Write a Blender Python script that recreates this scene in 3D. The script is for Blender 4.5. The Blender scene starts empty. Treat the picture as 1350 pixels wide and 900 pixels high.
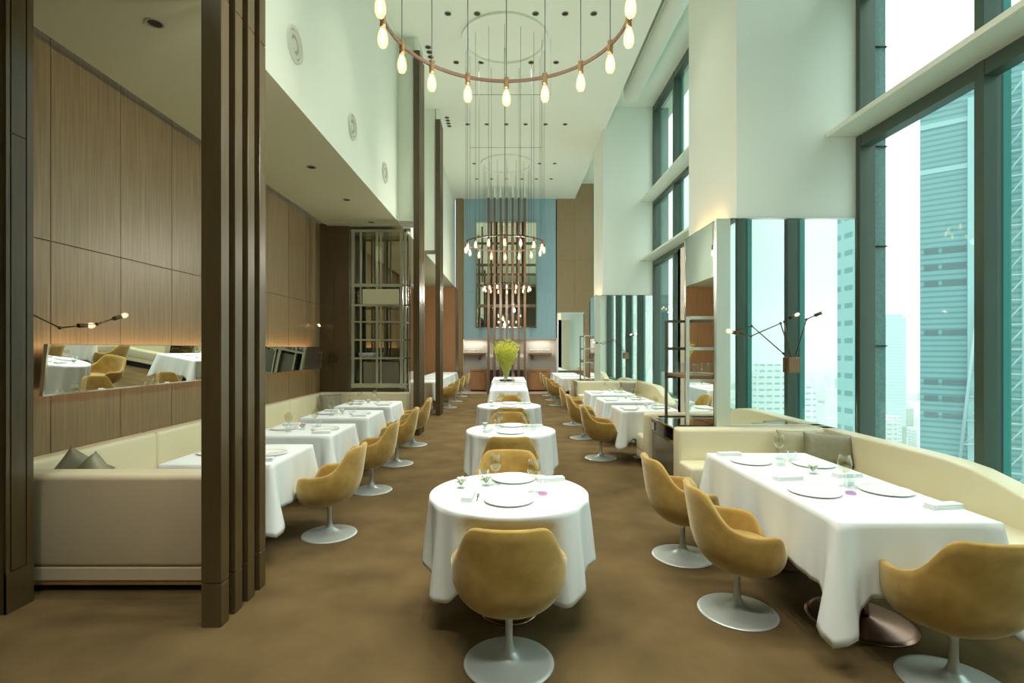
import bpy, bmesh, math, random
from mathutils import Vector, Matrix
random.seed(7)
PI = math.pi
SC = bpy.context.scene
COL = SC.collection
F = 680.0; EYE = 1.65
# ------------------------------------------------------------------ camera
cam_d = bpy.data.cameras.new('camera'); cam = bpy.data.objects.new('camera', cam_d); COL.objects.link(cam)
cam.location = (0, 0, EYE); cam.rotation_euler = (PI/2, 0, 0)
cam_d.sensor_width = 36; cam_d.lens = 36*F/1350
cam_d.shift_x = 4/1350; cam_d.shift_y = 10/1350
cam_d.clip_start = .05; cam_d.clip_end = 12000
SC.camera = cam
# ------------------------------------------------------------------ world: overcast sky, brighter towards the zenith
W = bpy.data.worlds.new('sky'); SC.world = W; W.use_nodes = True
wn = W.node_tree; wn.nodes.clear()
wo = wn.nodes.new('ShaderNodeOutputWorld'); wb = wn.nodes.new('ShaderNodeBackground')
wt = wn.nodes.new('ShaderNodeTexCoord'); ws = wn.nodes.new('ShaderNodeSeparateXYZ'); wr = wn.nodes.new('ShaderNodeValToRGB')
wn.links.new(wt.outputs['Generated'], ws.inputs[0]); wn.links.new(ws.outputs['Z'], wr.inputs[0])
wn.links.new(wr.outputs[0], wb.inputs[0]); wn.links.new(wb.outputs[0], wo.inputs[0])
cr = wr.color_ramp
SKY = [(0.0, (.66, .75, .78)), (.03, (.82, .90, .94)), (.17, (1.10, 1.18, 1.21)), (.40, (1.9, 2.1, 2.05)), (1.0, (4.4, 4.9, 4.6))]
cr.elements[0].position = 0; cr.elements[1].position = 1
for p, c in SKY[1:-1]: cr.elements.new(p)
for e, (p, c) in zip(sorted(cr.elements, key=lambda q: q.position), SKY): e.position = p; e.color = (c[0], c[1], c[2], 1)
wb.inputs[1].default_value = 1.0
# ------------------------------------------------------------------ exposure and light levels
VS = SC.view_settings
VS.view_transform = 'Standard'; VS.look = 'None'; VS.exposure = 0.0; VS.gamma = 1.0; VS.use_curve_mapping = False
SC.display_settings.display_device = 'sRGB'
SC.cycles.max_bounces = 10; SC.cycles.diffuse_bounces = 5; SC.cycles.glossy_bounces = 5
SC.cycles.transparent_max_bounces = 24; SC.cycles.transmission_bounces = 6
SC.cycles.volume_bounces = 2; SC.cycles.sample_clamp_indirect = 4.0; SC.cycles.use_denoising = True
SC.cycles.caustics_reflective = False; SC.cycles.caustics_refractive = False
P_DOWN, P_LOW, P_BULB = 195.0, 34.0, 42.0
WARM = (1, .965, .85); WARMER = (1, .62, .28); SOFTW = (1, .95, .84)

# ------------------------------------------------------------------ materials
MATS = {}
def mat(name, col, rough=.5, metal=0.0, kind=None, col2=None, scale=6, bump=0.0, emit=None, estr=0, spec=.5, sheen=0, coat=0):
    if name in MATS: return MATS[name]
    m = bpy.data.materials.new(name); m.use_nodes = True; MATS[name] = m
    nt = m.node_tree; b = nt.nodes['Principled BSDF']
    b.inputs['Base Color'].default_value = (*col, 1); b.inputs['Roughness'].default_value = rough; b.inputs['Metallic'].default_value = metal
    b.inputs['Specular IOR Level'].default_value = spec
    if sheen: b.inputs['Sheen Weight'].default_value = sheen; b.inputs['Sheen Roughness'].default_value = .4; b.inputs['Sheen Tint'].default_value = (1, .93, .65, 1)
    if coat: b.inputs['Coat Weight'].default_value = coat
    if emit: b.inputs['Emission Color'].default_value = (*emit, 1); b.inputs['Emission Strength'].default_value = estr
    if kind:
        tc = nt.nodes.new('ShaderNodeTexCoord'); mp = nt.nodes.new('ShaderNodeMapping'); nz = nt.nodes.new('ShaderNodeTexNoise')
        nt.links.new(tc.outputs['Object'], mp.inputs[0]); nt.links.new(mp.outputs[0], nz.inputs['Vector'])
        nz.inputs['Scale'].default_value = scale; nz.inputs['Detail'].default_value = 5
        if kind == 'grain': mp.inputs['Scale'].default_value = (14, 14, .6)
        if kind == 'hgrain': mp.inputs['Scale'].default_value = (1, 14, 14)
        rp = nt.nodes.new('ShaderNodeValToRGB'); nt.links.new(nz.outputs['Fac'], rp.inputs[0])
        c2 = col2 or tuple(c*.7 for c in col)
        rp.color_ramp.elements[0].position = .3; rp.color_ramp.elements[0].color = (*c2, 1)
        rp.color_ramp.elements[1].position = .7; rp.color_ramp.elements[1].color = (*col, 1)
        nt.links.new(rp.outputs[0], b.inputs['Base Color'])
        if bump:
            bp = nt.nodes.new('ShaderNodeBump'); bp.inputs['Strength'].default_value = bump; bp.inputs['Distance'].default_value = .01
            nt.links.new(nz.outputs['Fac'], bp.inputs['Height']); nt.links.new(bp.outputs[0], b.inputs['Normal'])
    return m
def thin_glass(name, tint, gloss=.08, gcol=(1, 1, 1), rough=0.0):
    if name in MATS: return MATS[name]
    m = bpy.data.materials.new(name); m.use_nodes = True; MATS[name] = m
    nt = m.node_tree; nt.nodes.clear()
    o = nt.nodes.new('ShaderNodeOutputMaterial'); t = nt.nodes.new('ShaderNodeBsdfTransparent'); g = nt.nodes.new('ShaderNodeBsdfGlossy')
    mx = nt.nodes.new('ShaderNodeMixShader'); lw = nt.nodes.new('ShaderNodeLayerWeight'); pw = nt.nodes.new('ShaderNodeMath'); pw.operation = 'POWER'
    ml = nt.nodes.new('ShaderNodeMath'); ml.operation = 'MULTIPLY_ADD'
    t.inputs[0].default_value = (*tint, 1); g.inputs[0].default_value = (*gcol, 1); g.inputs['Roughness'].default_value = rough
    lw.inputs[0].default_value = .5; pw.inputs[1].default_value = 5; ml.inputs[1].default_value = .9; ml.inputs[2].default_value = .02+gloss*.5; ml.use_clamp = True
    nt.links.new(lw.outputs['Facing'], pw.inputs[0]); nt.links.new(pw.outputs[0], ml.inputs[0]); nt.links.new(ml.outputs[0], mx.inputs[0])
    nt.links.new(t.outputs[0], mx.inputs[1]); nt.links.new(g.outputs[0], mx.inputs[2]); nt.links.new(mx.outputs[0], o.inputs[0])
    return m
def carpet():
    m = mat('carpet', (.155, .106, .047), .95, kind='noise', col2=(.095, .065, .028), scale=2.2, spec=.1)
    nt = m.node_tree; b = nt.nodes['Principled BSDF']
    n2 = nt.nodes.new('ShaderNodeTexNoise'); n2.inputs['Scale'].default_value = 160; tc = nt.nodes.new('ShaderNodeTexCoord')
    nt.links.new(tc.outputs['Object'], n2.inputs['Vector'])
    bp = nt.nodes.new('ShaderNodeBump'); bp.inputs['Strength'].default_value = .5; bp.inputs['Distance'].default_value = .006
    nt.links.new(n2.outputs['Fac'], bp.inputs['Height']); nt.links.new(bp.outputs[0], b.inputs['Normal'])
    return m
M_CARPET = carpet()
M_WHITE = mat('white paint', (.71, .755, .645), .7)
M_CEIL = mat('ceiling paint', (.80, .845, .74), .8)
M_SOFFIT_SHADE = mat('shaded soffit paint', (.52, .52, .36), .8)  # gallery paint darkened, so the underside's shade sits in the colour
M_PIER = mat('pier paint', (.78, .84, .77), .6)
M_WOODL = mat('taupe veneer', (.27, .185, .085), .38, kind='grain', col2=(.18, .12, .06), scale=3)
M_WOODD = mat('dark oak', (.088, .058, .023), .28, kind='grain', col2=(.062, .040, .014), scale=3, spec=.6, coat=.08)
M_WOODR = mat('red oak', (.42, .21, .09), .45, kind='grain', col2=(.34, .165, .07), scale=3)
M_WOODS = mat('shelf wood', (.30, .18, .09), .5, kind='hgrain', scale=2)
M_GROOVE = mat('groove', (.02, .015, .01), .9)
M_BLACK = mat('black', (.012, .012, .012), .6)
M_LEATHER = mat('cream leather', (.74, .68, .48), .45, kind='noise', col2=(.71, .65, .45), scale=3)
M_LEATHERO = mat('beige leather', (.62, .50, .345), .5, kind='noise', col2=(.59, .475, .325), scale=3)
M_VELVET = mat('mustard velvet', (.47, .305, .085), .8, kind='noise', col2=(.31, .19, .045), scale=9, bump=.15, sheen=.75, spec=.2)
M_CLOTH = mat('white linen', (.72, .765, .76), .85, spec=.2)
M_ALU = mat('satin aluminium', (.50, .54, .52), .36, .45)
M_CHROME = mat('polished steel', (.66, .64, .56), .10, 1.0)
M_BRUSH = mat('brushed steel', (.30, .28, .23), .25, 1.0)
M_COPPER = mat('copper lacquer', (.34, .20, .15), .25, .9)
M_MIRROR = mat('mirror', (.85, .91, .88), .0, 1.0)
M_MIRROR2 = mat('far mirror', (.80, .88, .80), .01, 1.0)
M_PORC = mat('porcelain', (.88, .88, .86), .18)
M_GLASS = thin_glass('table glass', (.96, .98, .98), .06)
M_PINK = thin_glass('pink glass', (.93, .62, .88), .1)
M_WINE = thin_glass('pale glass', (.93, .93, .86), .1)
M_PANE = thin_glass('window glass', (.95, .992, .985), .0)
M_FRAME = mat('green grey frame', (.075, .105, .080), .35, .3)
M_FRAME2 = mat('dark window gasket', (.02, .035, .03), .4)
M_FIN = mat('teal fin', (.05, .30, .26), .25)
M_STONE = mat('outer stone', (.16, .30, .28), .6, kind='noise', scale=30)
M_BLUE = mat('blue silk panel', (.31, .48, .54), .45, kind='grain', col2=(.27, .43, .49), scale=2)
M_NICHE = mat('niche grey', (.62, .58, .52), .7)
M_BRASS = mat('dark bronze', (.10, .065, .035), .35, .8)
M_BRASSL = mat('brushed brass', (.20, .125, .06), .4, .8)
M_BULBG = thin_glass('bulb glass', (1, .93, .80), .05)
_nt = M_BULBG.node_tree; _o = _nt.nodes['Material Output']; _e = _nt.nodes.new('ShaderNodeEmission'); _a = _nt.nodes.new('ShaderNodeAddShader')
_e.inputs[0].default_value = (1, .80, .50, 1); _e.inputs[1].default_value = .45
_l = _o.inputs[0].links[0].from_socket; _nt.links.new(_l, _a.inputs[0]); _nt.links.new(_e.outputs[0], _a.inputs[1]); _nt.links.new(_a.outputs[0], _o.inputs[0])
M_FIL = mat('filament', (1, .7, .35), .5, emit=(1, .72, .38), estr=16)
M_PILLOW = mat('olive grey satin', (.26, .25, .165), .42, kind='noise', col2=(.22, .21, .135), scale=20, bump=.1)
M_LEAF = mat('leaf green', (.22, .36, .07), .6)
M_SPRIG = mat('lime yellow foliage', (.72, .72, .13), .8)
M_PETAL = mat('white petal', (.85, .85, .75), .6)
M_PINKP = mat('pink petal', (.75, .35, .38), .6)
M_STONEF = mat('pale stone floor', (.62, .50, .42), .25)
M_CORD = mat('cord', (.02, .02, .018), .9)

# ------------------------------------------------------------------ mesh helpers
class MB:
    def __init__(s): s.b = bmesh.new()
    def box(s, x0, x1, y0, y1, z0, z1, bev=0, seg=2, mi=0):
        t = bmesh.new(); bmesh.ops.create_cube(t, size=1)
        for v in t.verts: v.co = Vector(((x0+x1)/2 + v.co.x*(x1-x0), (y0+y1)/2 + v.co.y*(y1-y0), (z0+z1)/2 + v.co.z*(z1-z0)))
        if bev: bmesh.ops.bevel(t, geom=t.edges[:], offset=bev, segments=seg, affect='EDGES', profile=.5)
        s._add(t, mi); return s
    def _add(s, t, mi=0, M=None):
        vm = {}
        for v in t.verts: vm[v] = s.b.verts.new(M @ v.co if M else v.co)
        for f in t.faces:
            try: nf = s.b.faces.new([vm[v] for v in f.verts]); nf.smooth = f.smooth; nf.material_index = mi
            except ValueError: pass
        t.free()
    def prism(s, pts, axis, a, c, bev=0, seg=2):
        """closed outline pts (u,v) extruded along axis x or y from a to c"""
        t = bmesh.new()
        def P(u, v, w): return {'x': (w, u, v), 'y': (u, w, v), 'z': (u, v, w)}[axis]
        A = [t.verts.new(P(u, v, a)) for u, v in pts]; B = [t.verts.new(P(u, v, c)) for u, v in pts]
        t.faces.new(A); t.faces.new(B[::-1]); n = len(pts)
        for i in range(n): t.faces.new([A[i], B[i], B[(i+1) % n], A[(i+1) % n]])
        bmesh.ops.recalc_face_normals(t, faces=t.faces[:])
        if bev:
            es = [e for e in t.edges if e.calc_length() > bev*2.2]
            bmesh.ops.bevel(t, geom=es, offset=bev, segments=seg, affect='EDGES', profile=.5, clamp_overlap=True)
        s._add(t); return s
    def tube(s, a, c, r, r2=None, n=12, caps=True, mi=0):
        a = Vector(a); c = Vector(c); r2 = r if r2 is None else r2
        d = (c-a); q = d.to_track_quat('Z', 'Y').to_matrix()
        A = [s.b.verts.new(a + q @ Vector((r*math.cos(2*PI*i/n), r*math.sin(2*PI*i/n), 0))) for i in range(n)]
        B = [s.b.verts.new(c + q @ Vector((r2*math.cos(2*PI*i/n), r2*math.sin(2*PI*i/n), 0))) for i in range(n)]
        for i in range(n):
            f = s.b.faces.new([A[i], A[(i+1) % n], B[(i+1) % n], B[i]]); f.smooth = True; f.material_index = mi
        if caps:
            f = s.b.faces.new(A[::-1]); f.material_index = mi
            f = s.b.faces.new(B); f.material_index = mi
        return s
    def lathe(s, prof, n=32, c=(0, 0, 0), cap=True, smooth=True):
        rows = []
        for r, z in prof:
            if r < 1e-6: rows.append([s.b.verts.new((c[0], c[1], c[2]+z))])
            else: rows.append([s.b.verts.new((c[0]+r*math.cos(2*PI*i/n), c[1]+r*math.sin(2*PI*i/n), c[2]+z)) for i in range(n)])
        for A, B in zip(rows, rows[1:]):
            for i in range(n):
                j = (i+1) % n
                if len(A) == 1 and len(B) == 1: continue
                if len(A) == 1: f = s.b.faces.new([A[0], B[j], B[i]])
                elif len(B) == 1: f = s.b.faces.new([A[i], A[j], B[0]])
                else: f = s.b.faces.new([A[i], A[j], B[j], B[i]])
                f.smooth = smooth
        return s
    def ring(s, R, h, w, c=(0, 0, 0), n=96):
        """flat hoop, section w wide and h high"""
        return s.lathe([(R-w/2, -h/2), (R+w/2, -h/2), (R+w/2, h/2), (R-w/2, h/2), (R-w/2, -h/2)], n, c, smooth=False)
    def build(s, name, m, parent=None, loc=None, smooth=False, rot=None):
        me = bpy.data.meshes.new(name)
        bmesh.ops.recalc_face_normals(s.b, faces=s.b.faces[:])
        s.b.to_mesh(me); s.b.free()
        for x in (m if isinstance(m, (list, tuple)) else [m]): me.materials.append(x)
        if smooth:
            for p in me.polygons: p.use_smooth = True
        o = bpy.data.objects.new(name, me); COL.objects.link(o)
        if parent: o.parent = parent
        if loc: o.location = loc
        if rot: o.rotation_euler = rot
        return o
def grid_mesh(name, rows, m, parent=None, closed=True, cap_first=None):
    """rows: lists of points of equal length, joined into a smooth skin"""
    b = MB(); R = [[b.b.verts.new(p) for p in r] for r in rows]; n = len(rows[0])
    for A, B in zip(R, R[1:]):
        for i in range(n if closed else n-1):
            j = (i+1) % n
            f = b.b.faces.new([A[i], A[j], B[j], B[i]]); f.smooth = True
    if cap_first: b.b.faces.new(R[0])
    if cap_first == 'both': b.b.faces.new(R[-1])
    return b.build(name, m, parent)
def tag(o, label=None, cat=None, group=None, kind=None):
    if label: o['label'] = label
    if cat: o['category'] = cat
    if group: o['group'] = group
    if kind: o['kind'] = kind
    return o
def empty(name, loc=(0, 0, 0), rz=0, label=None, cat=None, group=None):
    o = bpy.data.objects.new(name, None); COL.objects.link(o); o.location = loc; o.rotation_euler = (0, 0, rz); o.empty_display_size = .1
    return tag(o, label, cat, group)
def dup(root, loc, rz=None, label=None, group=None):
    def cp(o, par):
        c = o.copy(); COL.objects.link(c); c.parent = par
        for ch in [x for x in KIDS.get(o.name, [])]: cp(ch, c)
        return c
    KIDS = {}
    for o in bpy.data.objects:
        if o.parent: KIDS.setdefault(o.parent.name, []).append(o)
    r = cp(root, None); r.location = loc
    if rz is not None: r.rotation_euler = (0, 0, rz)
    if label: r['label'] = label
    if group: r['group'] = group
    return r
def struct(b, name, m, parent=None):
    o = b.build(name, m, parent)
    if not parent: o['kind'] = 'structure'
    return o
def light(name, typ, loc, power, color=(1, 1, 1), parent=None, **k):
    d = bpy.data.lights.new(name, typ); d.energy = power; d.color = color
    o = bpy.data.objects.new(name, d); COL.objects.link(o); o.location = loc
    if parent: o.parent = parent
    if typ == 'AREA':
        d.shape = 'RECTANGLE'; d.size = k.get('sx', 1); d.size_y = k.get('sy', 1)
        if 'spread' in k: d.spread = k['spread']
    if typ == 'SPOT': d.spot_size = math.radians(k.get('ang', 80)); d.spot_blend = k.get('blend', .8); d.shadow_soft_size = k.get('soft', .05)
    if typ == 'POINT': d.shadow_soft_size = k.get('soft', .03)
    if 'dirn' in k: o.rotation_euler = Vector(k['dirn']).to_track_quat('-Z', 'Y').to_euler()
    return o

# ================================================================== SETTING
CZ = 7.62; YF = 20.5; YB = -7.0; XL = -3.78; XW = 3.95; LZ = 4.11; XFAS = -2.14
struct(MB().box(XL-.2, XW+.1, YB, YF+.6, -.2, 0), 'floor', M_CARPET)
struct(MB().box(-1.95, 1.90, 19.05, YF+.5, -.1, .006), 'floor', M_STONEF)
# left wall: veneer panels with dark joints
b = MB(); b.box(XL-.2, XL-.012, YB, YF, 0, 4.5); struct(b, 'wall_left', M_GROOVE)
b = MB(); y = 3.49-.765*14
while y < YF:
    y1 = min(y+.765, YF)
    for z0, z1 in ((0.0, 2.54), (2.54, 4.5)): b.box(XL-.02, XL, y+.004, y1-.004, z0+.004, z1-.004)
    y += .765
struct(b, 'wall_left', M_WOODL)
# low ceiling under the gallery, gallery front, ribs behind the posts
struct(MB().box(-3.62, XFAS-.002, YB, YF, LZ-.001, LZ+.2), 'ceiling', M_SOFFIT_SHADE)
struct(MB().box(XL-.2, -3.6, YB, YF, 4.45, 4.6), 'ceiling', M_BLACK)  # black strip paints the shade in the gap between soffit and wall
b = MB().box(XFAS-.25, XFAS, YB, YF, LZ, CZ+.1)
for y0 in (3.06, 9.85, 12.8): b.box(XFAS-.01, -1.845, y0+.06, y0+.60, LZ, CZ+.1)
struct(b, 'wall_left', M_WHITE)
# main ceiling, recess by the windows
struct(MB().box(XFAS-.3, 2.62, YB, YF+.2, CZ, 8.4), 'ceiling', M_CEIL)
struct(MB().box(2.62, XW+.6, YB, YF+.2, 8.22, 8.4), 'ceiling', M_CEIL)
# back wall behind the camera
struct(MB().box(XL-.2, XW+.2, YB-.2, YB, 0, 8.4), 'wall_back', M_WOODD)
# far wall
b = MB()
for k, (x0, x1) in enumerate(((-3.78, -3.3), (-3.3, -2.7), (-2.7, -2.09))): b.box(x0+.004, x1-.004, YF, YF+.1, 0, LZ)
struct(b, 'wall_front', M_WOODR)
struct(MB().box(-2.12, -2.0, YF-.02, YF+.1, 0, CZ), 'wall_front', M_BRUSH)
struct(MB().box(-2.0, -1.82, YF-.05, YF+.1, 0, CZ), 'wall_front', mat('ochre oak', (.33, .20, .075), .4, kind='grain', scale=3))
b = MB()
xs = [-1.81+.613*k for k in range(7)]
for x0, x1 in zip(xs, xs[1:]):
    for z0, z1 in ((2.07, 3.94), (3.94, 5.9), (5.9, CZ)): b.box(x0+.003, x1-.003, YF, YF+.1, z0+.004, z1-.004)
struct(b, 'wall_front', M_BLUE)
struct(MB().box(-1.85, 1.95, YF+.08, YF+.2, 2.07, CZ), 'wall_front', M_GROOVE)
struct(MB().box(-1.85, 1.9, YF+.42, YF+.5, 0, 2.2).box(-1.85, -1.81, YF, YF+.45, 0, 2.07).box(1.87, 1.9, YF, YF+.45, 0, 2.07).box(-1.85, 1.9, YF+.02, YF+.45, 2.03, 2.08), 'wall_front', M_NICHE)
b = MB(); xs = [1.90, 2.6, 3.3, 4.1]
for x0, x1 in zip(xs, xs[1:]):
    for z0, z1 in ((0, 3.05), (3.05, 5.2), (5.2, 8.3)): b.box(x0+.004, x1-.004, YF, YF+.1, z0+.004, z1-.004)
struct(b, 'wall_front', mat('brown oak', (.34, .24, .125), .45, kind='grain', col2=(.28, .195, .10), scale=3))
# wood wall at the end of the wood booth
b = MB()
for x0, x1 in ((XL, -3.5), (-3.5, -3.19)):
    for z0, z1 in ((0, 2.54), (2.54, LZ+.05)): b.box(x0+.002, x1-.002, 10.3, 10.42, z0+.003, z1-.003)
struct(b, 'wall_left', M_WOODD)
# near left pier in wood with shadow lines
b = MB().box(-4.4, -3.13, 3.2, 3.385, 0, LZ+.5).box(-3.135, -3.12, 3.20, 3.225, 0, LZ+.5).box(-3.135, -3.12, 3.235, 3.33, .26, 3.0).box(-3.135, -3.12, 3.235, 3.33, 3.008, LZ+.5).box(-3.135, -3.12, 3.34, 3.385, 0, LZ+.5).box(-3.135, -3.117, 3.20, 3.385, 0, .25)
struct(b, 'wall_left', M_WOODD)
# right piers
def pier(y0, y1):
    struct(MB().box(2.56, XW+.05, y0, y1, 0, 8.3), 'wall_right', M_PIER)
for y0 in (-2.4, 5.8, 14.0): pier(y0, y0+1.54)
def pier_cladding(y0):
    # lower steel-edged casing that carries the mirrors
    o = struct(MB().box(2.44, 2.57, y0+.26, y0+1.65, 0, 3.08).box(2.44, 3.0, y0+1.54, y0+1.65, 0, 3.08), 'wall_right', mat('casing paint', (.66, .62, .48), .5))
for y0 in (5.8, 14.0): pier_cladding(y0)
# curtain box in the window recess
struct(MB().tube((3.0, YB, 7.86), (3.0, 12.6, 7.86), .19, n=28).box(2.8, 3.2, YB, 12.6, 7.9, 8.25), 'ceiling', M_CEIL)
# ceiling rings
RINGS = ((-.06, 3.25), (-.08, 9.95), (-.07, 16.6))
for k, (x, y) in enumerate(RINGS):
    struct(MB().ring(.80, .05, .07, (x, y, CZ-.02)), 'trim_%d' % (k+1), M_CEIL)

# ---- windows
def window(n, y0, y1, mull):
    root = bpy.data.objects.new('window_%d' % n, None); COL.objects.link(root); root['kind'] = 'structure'
    b = MB()
    ZT = (4.0, 5.66)
    b.box(XW-.056, XW+.125, y0+.005, y1-.005, .44, .56)
    b.box(XW-.05, XW+.12, y0, y0+.07, .45, 8.22); b.box(XW-.05, XW+.12, y1-.07, y1, .45, 8.22)
    for z in ZT: b.box(XW-.044, XW+.08, y0+.01, y1-.01, z-.10, z+.045)
    b.box(XW-.044, XW+.08, y0+.01, y1-.01, 8.05, 8.215)
    for y in mull: b.box(XW-.05, XW+.09, y-.045, y+.045, .45, 8.22)
    b.build('window_frame', M_FRAME, root)
    b = MB()
    for y in mull: b.box(XW+.09, XW+.12, y-.035, y+.045, .2, 8.3)
    b.build('gasket', M_FRAME2, root)
    b = MB()
    for y in mull: b.box(XW+.13, XW+.20, y-.02, y+.03, -3, 9)
    b.build('outer_fin', M_FIN, root)
    ys = [y0+.1] + [m for m in mull] + [y1-.1]
    for a, c in zip(ys, ys[1:]):
        for z0, z1 in ((.55, 3.92), (4.04, 5.58), (5.7, 8.07)):
            MB().box(XW+.055, XW+.062, a+.05, c-.05, z0, z1).build('pane', M_PANE, root)
    MB().box(XW-.2, XW, y0, y1, 0, .5).build('low_wall', M_WHITE, root)
    for z in (4.09, 5.70): MB().box(3.57, XW-.04, y0+.001, y1-.001, z-.06, z-.005, .004).build('ledge', M_CEIL, root)
window(1, -.86, 5.8, (4.28, 2.7, 1.05, -.1))
window(2, 7.34, 14.0, (12.25, 10.7, 9.1))
window(3, 15.54, YF, (17.2, 18.9))
window(4, YB, -2.4, (-4.0, -5.6))
struct(MB().box(XW+.16, XW+.33, 5.86, 6.9, -4, 10), 'wall_outside', M_STONE)
struct(MB().box(XW+.16, XW+.40, 14.06, 15.2, -4, 10), 'wall_outside', M_STONE)
b = MB()
for y0 in (5.84,):
    for z in (.55, 1.68, 2.81, 3.94, 5.07): b.box(XW+.15, XW+.335, y0, y0+.9, z, z+.012)
struct(b, 'trim_9', M_GROOVE)

# ================================================================== wooden posts
def post(x, y, label, group, w=.12, d=.085, top=7.36, m=M_WOODD, pl=True):
    r = empty('wooden_post', (x, y, 0), 0, label, 'post', group)
    b = MB(); z0 = .262 if pl else 0
    z = z0
    for zj in (3.76, top):
        b.box(-w/2, w/2, 0, d, z, zj-.004, .002, 1); z = zj+.004
    b.box(-w/2+.005, w/2-.005, .005, d-.005, z0, top-.01)
    b.build('shaft', m, r)
    if pl: MB().box(-w/2, w/2, 0, d, 0, .256, .002, 1).build('plinth', m, r)
    MB().box(-w/2+.02, w/2-.02, .01, d-.01, top, CZ+.01).build('ceiling_bracket', M_CEIL, r)
    return r
ORD12 = ['first', 'second', 'third', 'fourth', 'fifth', 'sixth', 'seventh', 'eighth', 'ninth', 'tenth', 'eleventh', 'twelfth']
ORD = ['first', 'second', 'third', 'fourth', 'fifth', 'sixth', 'seventh']
for yf, where in ((3.057, 'tall dark oak posts beside the wood booth sofa back'), (9.85, 'slim oak posts at the glass cabinet corner'), (12.8, 'slim oak posts past the glass cabinet')):
    for k in range(4):
        post(-1.765, yf+.157*k, '%s of four %s, nearest first' % (ORD[k], where), where)
for k in range(7):
    post(-.75+.222*k, 18.9, '%s fin from the windows of seven slim fins behind the lime foliage' % ORD[6-k] if k < 6 else 'fin closest to the windows of the seven slim fins behind the lime foliage', 'seven slim wooden fins before the blue wall', w=.085, d=.12, top=7.2, m=mat('red brown oak', (.20, .10, .045), .4, kind='grain', scale=3), pl=False)

# ================================================================== chairs
def interp(tab, a):
    # monotone cubic through the rim heights
    n = len(tab); X = [t[0] for t in tab]; V = [t[1] for t in tab]
    D = [(V[i+1]-V[i])/(X[i+1]-X[i]) for i in range(n-1)]
    Mt = [0]*n
    for i in range(1, n-1): Mt[i] = 0 if D[i-1]*D[i] <= 0 else 2*D[i-1]*D[i]/(D[i-1]+D[i])
    for i in range(n-1):
        if a <= X[i+1] or i == n-2:
            h = X[i+1]-X[i]; t = min(1, max(0, (a-X[i])/h))
            return ((2*t**3-3*t*t+1)*V[i]+(t**3-2*t*t+t)*h*Mt[i]+(-2*t**3+3*t*t)*V[i+1]+(t**3-t*t)*h*Mt[i+1])
RIM = [(0, .803), (34, .802), (42, .787), (49, .742), (57, .668), (67, .612), (82, .580), (98, .570), (114, .567), (124, .556), (131, .525), (140, .455), (152, .415), (180, .408)]
def make_chair():
    r = empty('tulip_armchair')
    ZB, HB = .262, .27; N = 96
    def plan(ph):
        s, c = abs(math.sin(ph)), abs(math.cos(ph)); n = 2.35
        bb = .268 if math.cos(ph) > 0 else .262
        return 1/((s/.300)**n + (c/bb)**n)**(1/n)
    def pt(ph, z, off=0):
        fr = .5-.5*math.cos(ph); fr = max(0, fr-.35)/.65; u = min(1, max(0, (z-ZB)/(HB-.11*fr))); rr = plan(ph)*(1-(1-u)**2.3)**(1/(1.95+1.5*fr)) - off*min(1, u*3)
        up = max(0, z-.46)
        x = rr*math.sin(ph)*(1+up*.04); y = -rr*math.cos(ph)
        if math.cos(ph) > 0: y -= up*.16*math.cos(ph)
        return (x, y, z)
    phs = [-PI+2*PI*i/N for i in range(N)]
    rim = [interp(RIM, abs(math.degrees(p))) for p in phs]
    rows = []; T = 16; th = .036
    for k in range(T+1):
        t = (k/T)**1.7
        rows.append([pt(p, ZB+.0005+(h-.012-ZB)*t) for p, h in zip(phs, rim)])
    rows.append([pt(p, h-.003, .007) for p, h in zip(phs, rim)])
    rows.append([pt(p, h, .018) for p, h in zip(phs, rim)])
    rows.append([pt(p, h-.003, .029) for p, h in zip(phs, rim)])
    for k in range(0, 9):
        t = k/8
        rows.append([pt(p, (h-.012)+(min(.39, h-.03)-(h-.012))*t, th+.004*math.sin(t*PI)) for p, h in zip(phs, rim)])
    grid_mesh('shell', rows, M_VELVET, r, cap_first=True)
    rows = []
    for rr, z in ((.0, .458), (.4, .457), (.7, .452), (.88, .444), (.96, .432), (1.0, .415), (.99, .395), (.93, .38)):
        rows.append([(plan(p)*.868*max(rr, .01)*math.sin(p), -plan(p)*.868*max(rr, .01)*math.cos(p), z) for p in phs[::3]])
    grid_mesh('seat', rows, M_VELVET, r, cap_first='both')
    MB().lathe([(0, .274), (.05, .272), (.052, .262), (.024, .250), (.0195, .22), (.0195, .13), (.024, .095), (.036, .066)], 24).build('stem', M_ALU, r)
    MB().lathe([(.036, .066), (.055, .046), (.09, .032), (.15, .020), (.215, .012), (.236, .008), (.239, .003), (.236, 0), (0, 0)], 48).build('base', M_ALU, r)
    return r
chair0 = make_chair(); used = [False]
def chair(x, y, rz, label, group):
    rz = math.radians(rz)
    if not used[0]:
        used[0] = True; chair0.location = (x, y, 0); chair0.rotation_euler = (0, 0, rz); tag(chair0, label, 'chair', group); return chair0
    return dup(chair0, (x, y, 0), rz, label, group)
tag(chair0, 'x', 'chair', 'g')
G = 'mustard chairs down the middle aisle'
chair(0, 2.717, 0, 'mustard velvet swivel armchair with its back turned, at the nearest round table', G)
chair(-.01, 4.06, 178, 'mustard armchair facing the viewer across the nearest round table', G)
chair(.01, 5.28, 0, 'mustard armchair with its back turned, tucked under the middle round table', G)
chair(0, 6.68, 181, 'mustard armchair facing the viewer, behind the middle round table', G)
chair(.02, 7.74, 0, 'mustard armchair with its back turned, tucked under the farthest round table', G)
chair(.0, 9.35, 180, 'mustard armchair facing the viewer, behind the farthest round table', G)
G = 'mustard chairs facing the wood booth'
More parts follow.
